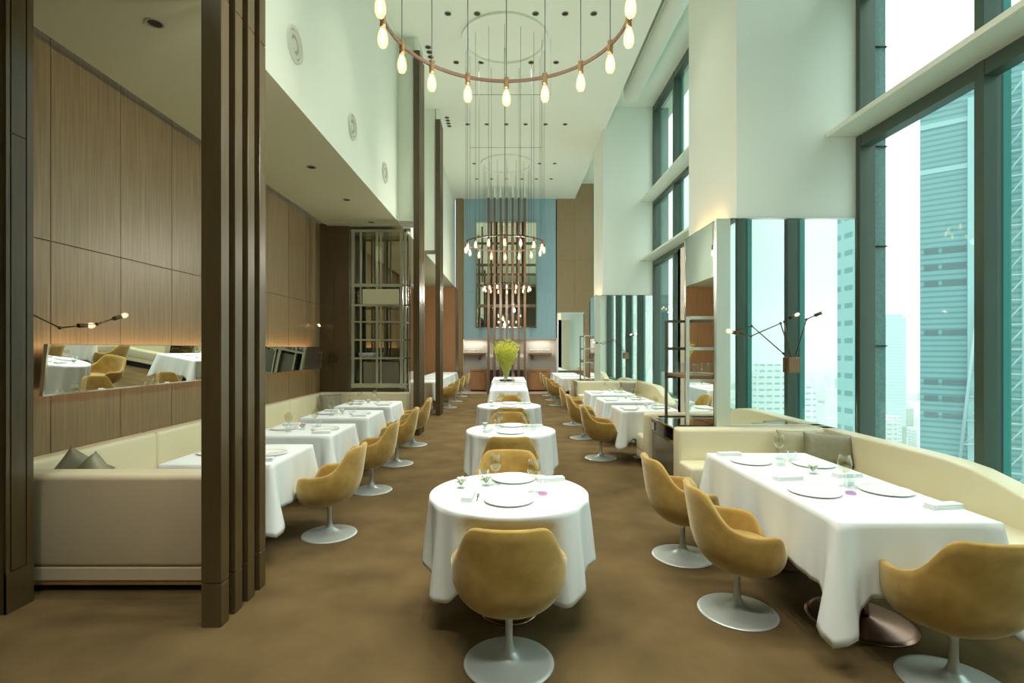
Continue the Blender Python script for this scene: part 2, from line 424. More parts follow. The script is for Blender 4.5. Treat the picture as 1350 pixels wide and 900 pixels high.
for k, (x, y) in enumerate(((-1.60, 4.60), (-1.605, 6.03), (-1.617, 7.43), (-1.65, 8.90))):
    chair(x, y, (88, 92, 96, 98)[k], 'mustard tulip armchair on the aisle side of the %s white table along the wood booth' % ORD[k], G)
G = 'mustard chairs at the big window table'
chair(1.384, 4.11, -88, 'mustard armchair partly hidden behind another at the long side of the big window table', G)
chair(1.435, 3.243, -96, 'mustard armchair fully seen in profile at the long side of the big window table', G)
chair(2.19, 2.54, -4, 'big mustard armchair cut by the photo edge, at the short end of the window table', G)
G = 'mustard chairs facing the second window booth'
for k, (x, y) in enumerate(((1.39, 7.81), (1.37, 9.59), (1.416, 11.33))):
    chair(x, y, -96, 'mustard armchair facing the %s table of the second window booth' % ORD[k], G)
G = 'small distant mustard chairs on the window side'
for k, (x, y) in enumerate(((1.39, 15.2), (1.40, 16.7), (1.40, 18.3))):
    chair(x, y, -90, 'tiny mustard armchair at the %s distant table by the far window mirror' % ORD[k], G)
G = 'small distant mustard chairs behind the oak posts'
for k, (x, y) in enumerate(((-1.70, 14.6), (-1.70, 16.3), (-1.68, 18.0))):
    chair(x, y, 90, '%s tiny mustard armchair past the slim oak posts, from the near side' % ORD[k], G)

# ================================================================== tables and cloths
def pedestal_table(x, y, sx, sy, label, group, rnd=False, bases=None, bm=M_COPPER):
    q = 1 if bases and len(bases) == 2 and y < 5 else .62
    r = empty('round_table' if rnd else 'rectangular_table', (x, y, 0), 0, label, 'table', group)
    if rnd: MB().lathe([(0, .742), (sx-.02, .742), (sx-.012, .735), (sx-.012, .715), (0, .715)], 48).build('tabletop', M_WOODS, r)
    else: MB().box(-sx/2+.02, sx/2-.02, -sy/2+.02, sy/2-.02, .712, .742).build('tabletop', M_WOODS, r)
    for by in (bases or (0,)):
        MB().tube((0, by, .03), (0, by, .713), .045, n=24).build('column', bm, r)
        MB().lathe([(.05, .04), (.10*q, .026), (.26*q, .014), (.295*q, .009), (.298*q, .004), (.295*q, 0), (0, 0)], 48, (0, by, 0)).build('base', bm, r)
    return r
def rect_cloth(x, y, sx, sy, label, group, seed=0, drop=.385, cd=.15):
    rnd = random.Random(seed); H = .748; hx, hy = sx/2, sy/2; rc = .012
    per = []; step = .014
    cs = [(hx, -hy), (hx, hy), (-hx, hy), (-hx, -hy)]; nrm = [(1, 0), (0, 1), (-1, 0), (0, -1)]
    for k in range(4):
        a = Vector(cs[k]); c = Vector(cs[(k+1) % 4]); L = (c-a).length; n = int(L/step)
        for i in range(n):
            t = i/n; p = a.lerp(c, t); dist = min(t*L, (1-t)*L)
            nv = Vector(nrm[k]); cor = math.exp(-(dist/.10)**2)
            if dist < .03:
                other = Vector(nrm[(k-1) % 4]) if t < .5 else Vector(nrm[(k+1) % 4])
                w = .5*(1-dist/.03); nv = (nv*(1-w)+other*w).normalized()
            per.append((p, nv, cor, dist))
    N = len(per); ph = [rnd.uniform(0, 6.28) for _ in range(5)]
    arc = [i*step for i in range(N)]
    rows = []
    K = 14
    rows.append([(p.x-nv.x*.006, p.y-nv.y*.006, H) for p, nv, c, d in per])
    for k in range(K+1):
        v = k/K; row = []
        for (p, nv, c, d), s in zip(per, arc):
            c = max(0, 1-d/.17); dr = drop+cd*c*(.35+.65*c)+.006*math.sin(s*9+ph[0])
            fold = math.exp(-((d-.15)/.05)**2); fc = max(0, 1-d/.10)
            out = .003+v*(.014+.105*fc-.012*fold*v+.016*math.sin(d*62)*math.exp(-d/.13)*v) + v*(.007*math.sin(s*17+ph[1])+.005*math.sin(s*31+ph[2]))*(1-c)
            row.append((p.x+nv.x*out, p.y+nv.y*out, H-.004-dr*v))
        rows.append(row)
    b = MB(); R = [[b.b.verts.new(q) for q in r] for r in rows]
    b.b.faces.new(R[0])
    for A, B in zip(R, R[1:]):
        for i in range(N):
            j = (i+1) % N; f = b.b.faces.new([A[i], A[j], B[j], B[i]]); f.smooth = True
    o = b.build('tablecloth', M_CLOTH, None, (x, y, 0)); md = o.modifiers.new('thick', 'SOLIDIFY'); md.thickness = .003; md.offset = 1
    return tag(o, label, 'tablecloth', group)
def round_cloth(x, y, Rr, label, group, seed=0, rot=.7):
    rnd = random.Random(seed); H = .748; N = 240; K = 18; ph = [rnd.uniform(0, 6.28) for _ in range(5)]
    rows = [[((Rr-.006)*math.cos(2*PI*i/N), (Rr-.006)*math.sin(2*PI*i/N), H) for i in range(N)]]
    nf = 17
    for k in range(K+1):
        v = k/K; row = []
        for i in range(N):
            a = 2*PI*i/N; co = abs(math.cos(2*(a-rot)))**5
            dr = .375+.15*co
            w = math.sin(nf*a+ph[0]+.9*math.sin(3*a+ph[1])); w2 = math.sin(nf*2*a+ph[2])
            amp = (.021+.010*math.sin(2*a+ph[3]))*v**.7+.014*co*v
            out = .004+.020*v+.01*co*v+amp*(w*.8+.18*w2)
            da = abs((a-1.5*PI+PI) % (2*PI)-PI); dent = max(0, 1-max(0, da-.40)/.30); dent = dent*dent*(3-2*dent); vv = min(1, v/.5)
            rr = Rr+max(out, .002*(1-v))*(1-.5*dent*vv)-.245*dent*vv*vv*(3-2*vv)
            row.append((rr*math.cos(a), rr*math.sin(a), H-.005-dr*v+.010*v*w))
        rows.append(row)
    b = MB(); R = [[b.b.verts.new(q) for q in r] for r in rows]
    b.b.faces.new(R[0])
    for A, B in zip(R, R[1:]):
        for i in range(N):
            j = (i+1) % N; f = b.b.faces.new([A[i], A[j], B[j], B[i]]); f.smooth = True
    o = b.build('tablecloth', M_CLOTH, None, (x, y, 0)); md = o.modifiers.new('thick', 'SOLIDIFY'); md.thickness = .003; md.offset = 1
    return tag(o, label, 'tablecloth', group)
ROUND = [(.0, 3.255, .49, 'nearest round table'), (.02, 5.75, .49, 'middle round table'), (.0, 8.25, .50, 'farthest round table')]
for k, (x, y, R_, nm) in enumerate(ROUND):
    pedestal_table(x, y, R_-.01, 0, 'pedestal under the white cloth of the %s' % nm, 'round dining tables', True)
    round_cloth(x, y, R_, 'white cloth falling in folds over the %s' % nm, 'round tablecloths', k+1)
TL = []
for k, y in enumerate((4.45, 5.80, 7.175, 8.50)):
    nm = '%s table of the wood booth' % ORD[k]; TL.append((-2.295, y, nm))
    pedestal_table(-2.295, y, .86, .86, 'square pedestal table beneath white linen, the %s' % nm, 'wood booth tables')
    rect_cloth(-2.295, y, .87, .86, 'white linen cloth draped over the %s' % nm, 'wood booth tablecloths', 10+k)
pedestal_table(2.14, 3.575, .84, 1.79, 'long table with copper toned pedestal disc by the near window', 'window tables', bases=(-.43, .5), bm=M_COPPER)
rect_cloth(2.14, 3.575, .845, 1.79, 'long white cloth on the big table beside the near window sofa', 'window tablecloths', 31, .385, .21)
TR = []
for k, (y, l) in enumerate(((7.84, .80), (9.22, .86), (10.70, .95))):
    nm = '%s table of the second window booth' % ORD[k]; TR.append((2.07, y, nm))
    pedestal_table(2.07, y, .85, l, 'pedestal table beneath white linen, the %s' % nm, 'second window booth tables')
    rect_cloth(2.07, y, .86, l, 'white linen cloth draped over the %s' % nm, 'second window booth tablecloths', 40+k)
for k, y in enumerate((16.25, 17.75, 19.25)):
    pedestal_table(2.05, y, .85, .95, 'distant pedestal table before the far window mirror, %s in its row' % ORD[k], 'distant window side tables')
    rect_cloth(2.05, y, .86, .96, 'distant white cloth before the far window mirror, %s in its row' % ORD[k], 'distant window side tablecloths', 50+k)
for k, y in enumerate((14.8, 16.4, 18.0, 19.6)):
    pedestal_table(-2.45, y, .85, 1.2, 'distant pedestal table behind the slim oak posts, %s in its row' % ORD[k], 'distant post side tables')
    rect_cloth(-2.45, y, .86, 1.25, 'distant white cloth behind the slim oak posts, %s in its row' % ORD[k], 'distant post side tablecloths', 60+k)
for k, (y, l, w) in enumerate(((12.5, 2.3, .82), (15.4, 2.4, .94))):
    pedestal_table(0, y, w, l, ('long middle table before the one with lime foliage', 'long middle table that carries the lime foliage')[k], 'long middle tables', bases=(-.7, .7))
    rect_cloth(0, y, w+.01, l, ('white cloth of the long middle table beyond the round tables', 'white cloth of the long table under the lime foliage')[k], 'long middle tablecloths', 70+k)

# ================================================================== table settings
def make_plate():
    r = empty('plate'); MB().lathe([(0, .006), (.095, .006), (.105, .010), (.146, .017), (.150, .015), (.145, .010), (.10, .0), (0, 0)], 48).build('dish', M_PORC, r); return r
def make_napkin():
    r = empty('napkin'); b = MB()
    b.box(-.10, .10, -.035, .035, 0, .010, .004, 2); b.box(-.098, .098, -.034, .033, .010, .020, .004, 2); b.box(-.096, .097, -.033, .030, .020, .030, .004, 2)
    b.build('folded_linen', M_CLOTH, r); return r
def make_wine():
    r = empty('wine_glass')
    MB().lathe([(.0, .001), (.034, .002), (.034, .004), (.006, .010), (.0035, .02), (.0035, .085), (.006, .092)], 24).build('stem', M_GLASS, r)
    MB().lathe([(.003, .090), (.020, .098), (.036, .120), (.041, .145), (.038, .175), (.030, .205), (.0292, .205), (.037, .175), (.040, .145), (.035, .121), (.019, .100), (0, .094)], 24).build('bowl', M_WINE, r)
    return r
def make_tumbler(m):
    r = empty('water_tumbler')
    MB().lathe([(.028, .012), (.034, .085), (.0325, .085), (.0265, .014), (0, .014)], 24).build('wall', M_GLASS, r)
    MB().lathe([(0, .0), (.027, .0), (.029, .006), (.029, .016), (0, .016)], 24).build('base', m, r)
    return r
def make_flower(pm):
    r = empty('flower_glass')
    MB().lathe([(0, 0), (.026, 0), (.030, .055), (.0285, .055), (.025, .004), (0, .004)], 20).build('glass', M_GLASS, r)
    b = MB(); rr = random.Random(3)
    for k in range(9):
        a = rr.uniform(0, 6.28); e = Vector((math.cos(a)*.028, math.sin(a)*.028, .045+rr.uniform(0, .02)))
        b.tube((0, 0, .02), e, .0014, n=5)
        b.prism([(e.x-.012, e.y), (e.x, e.y-.007), (e.x+.012, e.y), (e.x, e.y+.007)], 'z', e.z-.001, e.z+.001)
    b.build('leaves', M_LEAF, r)
    b = MB()
    for k in range(6):
        a = k*1.05; c = Vector((math.cos(a)*.016, math.sin(a)*.016, .058+.006*(k % 2)))
        b.lathe([(0, -.010), (.010, -.004), (.012, .003), (.007, .009), (0, .011)], 10, c)
    b.build('petals', pm, r)
    return r
def make_cutlery():
    r = empty('butter_knife'); b = MB(); b.box(-.004, .004, -.09, .0, .001, .005, .001, 1).box(-.008, .008, 0, .08, .001, .003, .001, 1); b.build('blade_and_handle', M_CHROME, r); return r
PRO = {}
def item(kind, x, y, label, group, rz=0, z=.7495):
    mk = {'plate': (make_plate, 'plate'), 'napkin': (make_napkin, 'napkin'), 'wine': (make_wine, 'glass'), 'tumbler': (lambda: make_tumbler(M_GLASS), 'glass'),
          'pink': (lambda: make_tumbler(M_PINK), 'glass'), 'flower': (lambda: make_flower(M_PETAL), 'flowers'), 'pinkflower': (lambda: make_flower(M_PINKP), 'flowers'), 'knife': (make_cutlery, 'cutlery')}[kind]
    if kind not in PRO:
        o = mk[0](); PRO[kind] = o; o.location = (x, y, z); o.rotation_euler = (0, 0, rz); return tag(o, label, mk[1], group)
    return dup(PRO[kind], (x, y, z), rz, label, group)
# nearest round table, placed from the photo
Gp, Gn, Gw, Gt, Gf, Gk = 'white plates', 'folded napkins', 'wine glasses', 'water tumblers', 'small flower glasses', 'knives'
T = 'nearest round table'
item('plate', 0, 3.06, 'white plate at the near edge of the %s' % T, Gp)
item('plate', .03, 3.56, 'white plate at the far edge of the %s' % T, Gp)
item('napkin', -.245, 3.12, 'folded white napkin on the near edge of the %s' % T, Gn, 1.5)
item('knife', -.19, 3.13, 'small knife beside the near napkin on the %s' % T, Gk, 0)
item('napkin', .28, 3.52, 'folded white napkin at the far rim of the %s' % T, Gn, .2)
item('wine', -.09, 3.42, 'stemmed wine glass beside the far plate on the %s' % T, Gw)
item('wine', .155, 3.25, 'stemmed wine glass beside the near plate on the %s' % T, Gw)
item('pink', .21, 3.19, 'clear tumbler with a pink violet base on the %s' % T, Gt)
item('tumbler', -.17, 3.50, 'clear tumbler near the flowers on the %s' % T, Gt)
item('flower', -.31, 3.34, 'low glass of white blooms at the rim of the %s' % T, Gf)
item('flower', -.15, 3.40, 'low glass of white blooms beside a wine glass on the %s' % T, Gf)
for (tx, ty, R_, T) in ROUND[1:]:
    item('plate', tx-.0, ty-.2, 'white plate at the near edge of the %s' % T, Gp)
    item('plate', tx+.02, ty+.29, 'white plate at the far edge of the %s' % T, Gp)
    item('napkin', tx-.25, ty-.12, 'folded napkin at the near rim of the %s' % T, Gn, 1.4)
    item('napkin', tx+.27, ty+.2, 'folded napkin at the far rim of the %s' % T, Gn, .2)
    item('wine', tx-.12, ty+.12, 'wine glass near the flowers on the %s' % T, Gw)
    item('wine', tx+.17, ty+.08, 'wine glass away from the flowers on the %s' % T, Gw)
    item('tumbler', tx+.25, ty-.02, 'clear tumbler beside a wine glass on the %s' % T, Gt)
    item('tumbler', tx-.16, ty+.25, 'clear tumbler by the far plate on the %s' % T, Gt)
    item('flower', tx-.29, ty+.08, 'low glass of white blooms on the %s' % T, Gf)
for k, (tx, ty, T) in enumerate(TL+TR):
    s = -1 if k < 4 else 1                     # booth side
    item('plate', tx-s*.24, ty-.02, 'white plate on the chair side of the %s' % T, Gp)
    item('plate', tx+s*.24, ty+.02, 'white plate on the sofa side of the %s' % T, Gp)
    item('napkin', tx-s*.30, ty-.30, 'folded napkin by the near chair corner, %s' % T, Gn, .1)
    item('napkin', tx+s*.27, ty+.29, 'folded napkin by the far sofa corner, %s' % T, Gn, .1)
    item('wine', tx-s*.03, ty+.22, 'wine glass on the chair side, %s' % T, Gw)
    item('wine', tx+s*.12, ty-.15, 'wine glass on the sofa side, %s' % T, Gw)
    item('tumbler', tx-s*.1, ty+.14, 'clear tumbler on the chair side, %s' % T, Gt)
    item('tumbler', tx+s*.08, ty-.25, 'clear tumbler on the sofa side, %s' % T, Gt)
    item('pinkflower' if k == 1 else 'flower', tx+s*.01, ty-.04, 'low glass of %s blooms amid the %s' % ('pink' if k == 1 else 'white', T), Gf)
T = 'big window table'
item('plate', 1.91, 3.23, 'white plate facing the chair in profile on the %s' % T, Gp)
item('plate', 2.38, 3.26, 'white plate by the sofa, near end of the %s' % T, Gp)
item('plate', 1.92, 4.10, 'white plate facing the half hidden chair on the %s' % T, Gp)
item('plate', 2.36, 4.00, 'white plate by the sofa, far end of the %s' % T, Gp)
item('napkin', 2.46, 2.92, 'thick folded napkin at the near sofa corner of the %s' % T, Gn, .15)
item('napkin', 1.92, 3.55, 'folded napkin between the two chair side plates of the %s' % T, Gn, .2)
item('napkin', 2.38, 3.63, 'folded napkin between the two sofa side plates of the %s' % T, Gn, .15)
item('napkin', 1.86, 4.36, 'folded napkin at the far chair side corner of the %s' % T, Gn, .1)
item('pink', 2.12, 3.20, 'tumbler with pink violet base on the %s' % T, Gt)
item('tumbler', 2.10, 3.98, 'clear tumbler near the half hidden chair on the %s' % T, Gt)
item('wine', 2.20, 3.38, 'stemmed wine glass behind the pink based tumbler on the %s' % T, Gw)
item('wine', 2.21, 4.22, 'stemmed wine glass at the far end of the %s' % T, Gw)
item('tumbler', 2.26, 3.42, 'clear tumbler behind the wine glass at the near end of the %s' % T, Gt)
item('tumbler', 2.26, 4.12, 'clear tumbler beside the far wine glass on the %s' % T, Gt)
item('flower', 2.19, 3.72, 'low glass of white blooms amid the %s' % T, Gf)
for k, (y, xs) in enumerate(((12.0, (-.2, .2)), (13.1, (-.2, .2)), (14.6, (-.28, .25)))):
    for x in xs:
        w = ('near end of the long middle table', 'far end of the long middle table', 'table under the lime foliage')[k]
        item('plate', x, y, 'tiny white plate on the %s, %s side' % (w, 'post' if x < 0 else 'window'), Gp)
        item('wine', x*.5, y+.2, 'tiny wine glass on the %s, %s side' % (w, 'post' if x < 0 else 'window'), Gw)

# ================================================================== sofas
def l_sofa(label, yb, d, x0=1.83, xs=3.60, L=2.95, outer=M_LEATHER):
    """return back at yb, wing along the windows running in direction d, its top falling away at the open end"""
    r = empty('banquette_sofa', (0, yb, 0), 0, label, 'sofa', 'cream banquettes along the windows')
    Y = lambda t: d*t
    def bx(a, c): return (min(Y(a), Y(c)), max(Y(a), Y(c)))
    y0, y1 = bx(0, .20)
    b = MB(); b.box(x0, xs, y0, y1, .13, .79, .045, 4); b.build('return_backrest', M_LEATHER, r, smooth=True)
    out = [(Y(.02), .13), (Y(.02), .79), (Y(1.55), .79), (Y(1.75), .785), (Y(1.95), .765), (Y(2.15), .72), (Y(2.4), .645), (Y(2.65), .57), (Y(L-.05), .50), (Y(L), .45), (Y(L), .13)]
    b = MB(); b.prism(out, 'x', xs-.19, xs, .035, 3); b.build('window_backrest', M_LEATHER, r, smooth=True)
    y0, y1 = bx(.19, .56)
    b = MB(); b.box(x0+.0, xs-.19, y0, y1, .22, .455, .04, 4); b.build('seat', M_LEATHER, r, smooth=True)
    y0, y1 = bx(.55, L-.02)
    b = MB(); b.box(xs-.73, xs-.18, y0, y1, .22, .455, .04, 4); b.build('seat', M_LEATHER, r, smooth=True)
    y0, y1 = bx(.005, .55); y2, y3 = bx(.5, L-.05)
    b = MB(); b.box(x0+.005, xs-.1, y0, y1, .13, .235, .01, 2); b.box(xs-.72, xs-.1, y2, y3, .13, .235, .01, 2); b.build('base_rail', M_LEATHER, r)
    y0, y1 = bx(.05, .5)
    b = MB(); b.box(x0+.06, xs-.15, y0, y1, 0, .13); b.box(xs-.66, xs-.15, min(Y(.5), Y(L-.1)), max(Y(.5), Y(L-.1)), 0, .13); b.build('plinth', M_BLACK, r)
    return r
l_sofa('cream leather banquette round the big window table, two cushions on it', 5.775, -1)
l_sofa('cream banquette backing onto the near steel console, second window booth', 6.88, 1, L=2.4)
l_sofa('cream banquette under the smaller window mirror, second window booth', 13.97, -1, L=2.9)
l_sofa('small distant cream banquette beyond the second steel console', 15.15, 1, L=3.0)
# wood booth sofa
r = empty('banquette_sofa', (0, 0, 0), 0, 'long cream leather banquette along the wood panelled wall', 'sofa', 'banquettes on the wood wall side')
XI = -3.60
def sofa_left(r, ya, yb, xe):
    MB().box(XL+.005, xe, ya, ya+.19, .175, .79, .03, 3).build('return_backrest', [M_LEATHERO], r, smooth=True)
    MB().box(XL+.005, xe-.003, ya+.012, ya+.20, .70, .80, .035, 4).build('top_roll', M_LEATHER, r, smooth=True)
    MB().box(XL+.005, xe, ya+.002, ya+.19, .08, .172, .008, 2).build('base_rail', M_LEATHERO, r)
    n = max(1, round((yb-ya-.2)/1.6)); L = (yb-ya-.2)/n
    for k in range(n):
        MB().box(XL+.005, XI, ya+.2+k*L+.002, ya+.2+(k+1)*L-.002, .12, .80, .035, 4).build('back_panel', M_LEATHER, r, smooth=True)
    MB().box(XI-.02, XI+.55, ya+.2, yb-.02, .18, .455, .035, 3).build('seat', M_LEATHER, r, smooth=True)
    MB().box(XI+.5, xe-.05, ya+.18, ya+.52, .18, .455, .035, 3).build('seat', M_LEATHER, r, smooth=True)
    MB().box(XL+.02, xe-.01, ya+.012, ya+.16, .05, .082).build('plinth_strip', M_WOODR, r)
    MB().box(XL+.06, xe-.08, ya+.10, ya+.4, 0, .055).box(XL+.1, XI+.45, ya+.3, yb-.05, 0, .12).build('plinth', M_BLACK, r)
sofa_left(r, 3.49, 10.08, -1.97)
MB().box(XL+.02, -1.97, 10.08, 10.27, .10, .80, .035, 4).build('end_backrest', M_LEATHER, r, smooth=True)
MB().box(XI+.5, -2.0, 9.55, 10.10, .18, .455, .035, 3).build('seat', M_LEATHER, r, smooth=True)
r = empty('banquette_sofa', (0, 0, 0), 0, 'distant banquette behind the slim oak posts', 'sofa', 'banquettes on the wood wall side')
sofa_left(r, 13.3, YF-.1, -1.99)
# cushions
def cushion(loc, rot, label, sx=.40, sy=.30, m=M_PILLOW):
    r = empty('cushion', loc, 0, label, 'cushion', 'olive grey satin cushions'); r.rotation_euler = rot
    N = 26; rows = []
    b = MB(); V = {}
    for side in (1, -1):
        for i in range(N+1):
            for j in range(N+1):
                u, v = 2*i/N-1, 2*j/N-1
                e = (1-u**4)*(1-v**4); pin = 1-.07*(1-abs(u)**2)*abs(v)**3; pin2 = 1-.07*(1-abs(v)**2)*abs(u)**3
                z = side*.075*max(e, 0)**.55
                V[side, i, j] = b.b.verts.new((u*sx/2*pin2, v*sy/2*pin, z))
        for i in range(N):
            for j in range(N):
                f = b.b.faces.new([V[side, i, j], V[side, i+1, j], V[side, i+1, j+1], V[side, i, j+1]]); f.smooth = True
    bmesh.ops.remove_doubles(b.b, verts=b.b.verts[:], dist=.0005)
    b.build('cover', m, r)
    return r
cushion((3.23, 5.22, .635), (math.radians(72), 0, math.radians(-26)), 'olive satin cushion in front, on the sofa by the big window table', .44, .32)
cushion((3.05, 5.44, .635), (math.radians(76), 0, math.radians(-5)), 'olive satin cushion half hidden behind another, corner of the window sofa', .42, .32, mat('pale olive satin', (.42, .40, .26), .42))
cushion((-3.33, 3.98, .665), (math.radians(80), .62, math.radians(35)), 'crumpled dark cushion on the wood booth sofa, closest to the wall', .34, .34)
cushion((-3.11, 3.84, .67), (math.radians(74), .75, math.radians(-15)), 'dark cushion peeking over the booth sofa back, away from the wall', .31, .31)
cushion((-3.36, 9.75, .62), (math.radians(72), 0, math.radians(35)), 'small dark cushion at the far corner of the wood booth sofa', .42, .36)
cushion((3.1, 13.5, .62), (math.radians(72), 0, math.radians(-20)), 'distant dark cushion under the smaller window mirror', .42, .34)

# ================================================================== mirrors on the right piers
def pier_mirror(y0, label, zt=3.11):
    r = empty('wall_mirror', (0, y0, 0), 0, label, 'mirror', 'tall mirrors on the window piers')
    MB().box(2.475, 3.895, -.028, -.018, .5, zt-.01).build('glass', M_MIRROR, r)
    MB().box(2.32, 2.475, -.035, .0, .0, zt).box(2.32, 2.56, .0, .03, 0, zt).build('edge_casing', mat('pale steel', (.70, .72, .62), .3, .6), r)
    MB().box(2.475, 3.90, -.03, -.01, zt-.012, zt+.004).box(3.893, 3.903, -.03, -.01, .5, zt).build('rim', M_CHROME, r)
    return r
def side_mirror(y0, label, zt=3.14):
    r = empty('wall_mirror', (0, y0, 0), 0, label, 'mirror', 'narrow side mirrors of the window piers')
    MB().box(2.400, 2.412, .25, 1.20, .76, zt).build('glass', M_MIRROR, r)
    MB().box(2.398, 2.436, .20, .25, .76, zt+.005).box(2.398, 2.436, 1.20, 1.25, .76, zt+.005).box(2.398, 2.425, .2, 1.25, zt, zt+.01).build('rim', M_BRUSH, r)
    MB().box(2.412, 2.44, .22, 1.23, .76, zt-.04).build('backing', M_BLACK, r)
    light('glow', 'AREA', (2.445, .75, zt-.01), 2.2, (1, .5, .16), r, sx=.9, sy=.03, dirn=(.6, 0, 1))
    return r
pier_mirror(5.8, 'tall mirror behind the near window sofa, reflecting windows and towers')
pier_mirror(14.0, 'smaller looking tall mirror behind the second window booth, reflecting green mullions')
side_mirror(5.8, 'narrow mirror above the near steel console, reflecting the gallery')
side_mirror(14.0, 'narrow mirror above the second steel console')
r = empty('wall_mirror', (0, 0, 0), 0, 'distant mirror on the far wall beside the blue panels', 'mirror')
MB().box(1.95, 2.95, YF-.05, YF-.035, .8, 3.07).build('glass', M_MIRROR, r)
MB().box(1.90, 1.95, YF-.06, YF-.0, .6, 3.10).box(1.9, 2.98, YF-.06, YF, 3.07, 3.10).build('frame', M_PORC, r)
# large mirror in the blue wall
r = empty('wall_mirror', (0, 0, 0), 0, 'large gridded mirror in the middle of the blue far wall', 'mirror')
MB().box(-1.27, 1.06, YF-.06, YF-.05, 2.53, 6.66).build('glass', M_MIRROR2, r)
b = MB()
for z in (5.83, 4.98, 4.60, 4.16): b.box(-1.27, 1.06, YF-.10, YF-.06, z-.045, z+.045)
b.box(-1.27, 1.06, YF-.085, YF-.06, 3.30, 3.42)
b.box(-1.09, -1.03, YF-.08, YF-.06, 4.3, 6.5)
b.build('crossbars', mat('bronze bar', (.13, .10, .055), .4, .4), r)
MB().box(-1.30, -1.27, YF-.09, YF, 2.5, 6.69).box(1.06, 1.09, YF-.09, YF, 2.5, 6.69).box(-1.3, 1.09, YF-.09, YF, 6.66, 6.69).box(-1.3, 1.09, YF-.09, YF, 2.5, 2.53).build('frame', M_CHROME, r)
# long tilted mirror over the wood booth
r = empty('wall_mirror', (0, 0, 0), 0, 'long low mirror tilted over the wood booth, glowing behind', 'mirror')
def tilt_slab(y0, y1, m, name, t0, t1, z0, z1):
    xa, xb = -3.645, -3.605     # bottom and top
    f = lambda z: xa+(xb-xa)*(z-1.285)/(1.69-1.285)
    MB().prism([(f(z0)-t1, z0), (f(z0)-t0, z0), (f(z1)-t0, z1), (f(z1)-t1, z1)], 'y', y0, y1).build(name, m, r)
for a, c in ((4.045, 5.97), (5.975, 8.0), (8.005, 9.985)): tilt_slab(a, c, M_MIRROR, 'glass', 0, .008, 1.29, 1.685)
tilt_slab(4.03, 10.0, M_BRUSH, 'backing', .008, .028, 1.283, 1.69)
tilt_slab(4.028, 4.045, M_CHROME, 'end_trim', -.003, .028, 1.283, 1.69)
tilt_slab(9.985, 10.002, M_CHROME, 'end_trim', -.003, .028, 1.283, 1.69)
tilt_slab(4.03, 10.0, M_CHROME, 'lower_trim', -.004, .01, 1.280, 1.290)
light('glow', 'AREA', (-3.665, 7.0, 1.672), 7, WARMER, r, sx=5.8, sy=.03, dirn=(-1, 0, .8))
light('glow', 'AREA', (-3.70, 7.0, 1.30), 2, WARMER, r, sx=5.8, sy=.02, dirn=(-1, 0, -.8))

# ================================================================== wall vents
def vent(y, k):
    r = empty('round_vent', (XFAS, y, 4.68), 0, 'round white vent on the gallery front, %s from the near side' % ORD[k], 'vent', 'round vents of the gallery front')
    b = MB()
    for R_, h in ((.165, .022), (.115, .018)): b.lathe([(R_-.022, 0), (R_-.018, h), (R_+.008, h), (R_+.014, 0)], 48)
    b.lathe([(0, .012), (.05, .012), (.062, 0)], 32)
    o = b.build('louvre_rings', mat('vent grey', (.55, .56, .47), .5), r); o.rotation_euler = (0, PI/2, 0)
    o = MB().lathe([(.0, .002), (.16, .002)], 40).build('recess', mat('vent shade', (.30, .31, .22), .7), r); o.rotation_euler = (0, PI/2, 0)
for k, y in enumerate((5.14, 7.03, 8.87)): vent(y, k)

# ================================================================== downlights
def make_down(R_=.05):
    r = empty('downlight')
    MB().ring(R_+.006, .008, .014, n=28).build('trim_ring', mat('downlight rim', (.30, .28, .20), .5), r)
    MB().lathe([(0, .0), (R_, .0)], 24).build('baffle', M_BLACK, r)
    return r
dl = make_down(); first = [True]
def down(x, y, z, label, group, power=None, ang=75, col=WARM, soft=.05):
    global dl
    if first[0]: first[0] = False; o = dl; o.location = (x, y, z-.004); tag(o, label, 'light', group)
    else: o = dup(dl, (x, y, z-.004), 0, label, group)
    o['category'] = 'light'
    return o, power, ang, col
LATE = []
rowsd = [(9.18, (-1.087, -.567, .473, 1.0, 1.51)), (10.74, (-1.1, -.58, .46, .98, 1.5)), (13.7, (-1.1, -.59, -.07, .44, .97, 1.49)), (16.6, (-1.12, .98, 1.47)), (18.1, (-1.13, -.61, -.08, .45, .96, 1.48))]
for k, (y, xs) in enumerate(rowsd):
    for j, x in enumerate(xs):
        LATE.append((down(x, y, CZ, 'black recessed downlight in ceiling row %s, place %s from the gallery' % (ORD[k], ORD[j]), 'high ceiling downlights in %s row' % ORD[k])[0], P_DOWN, 62, WARM))
for y in (1.6, 4.3, 6.6):
    for x in (-1.1, -.2, .7, 1.5):
        d = light('downlight_and_fill_beam', 'SPOT', (x, y, CZ-.02), P_DOWN*(.7 if y < 4 else .9), WARM, None, ang=66)
        d['kind'] = 'structure'
for x, tx in ((-1.1, -2.6), (-.4, -.5), (.4, .6), (1.3, 2.0)):
    d = light('downlight_and_fill_beam', 'SPOT', (x, -1.2, CZ-.02), 420, WARM, None, ang=44, blend=1, dirn=(tx-x, 4.0, .6-CZ)); d['kind'] = 'structure'  # added fill spots aimed forward from behind the camera, no known fixtures
for kk, y0 in enumerate((10.2, 13.3)):
    for j in range(4):
        LATE.append((down(-1.60, y0+.17*j, CZ, '%s of four tight set downlights near the %s oak post group' % (ORD[j], ('nearer', 'farther')[kk]), 'clustered downlights near the posts')[0], P_DOWN*.3, 50, WARM))
for k, y in enumerate((3.89, 5.43, 6.97, 8.49, 10.0)):
    LATE.append((down(-2.67, y, LZ, 'recessed downlight in the low booth ceiling, %s from the near side' % ORD[k], 'low booth ceiling downlights')[0], P_LOW, 95, WARM))
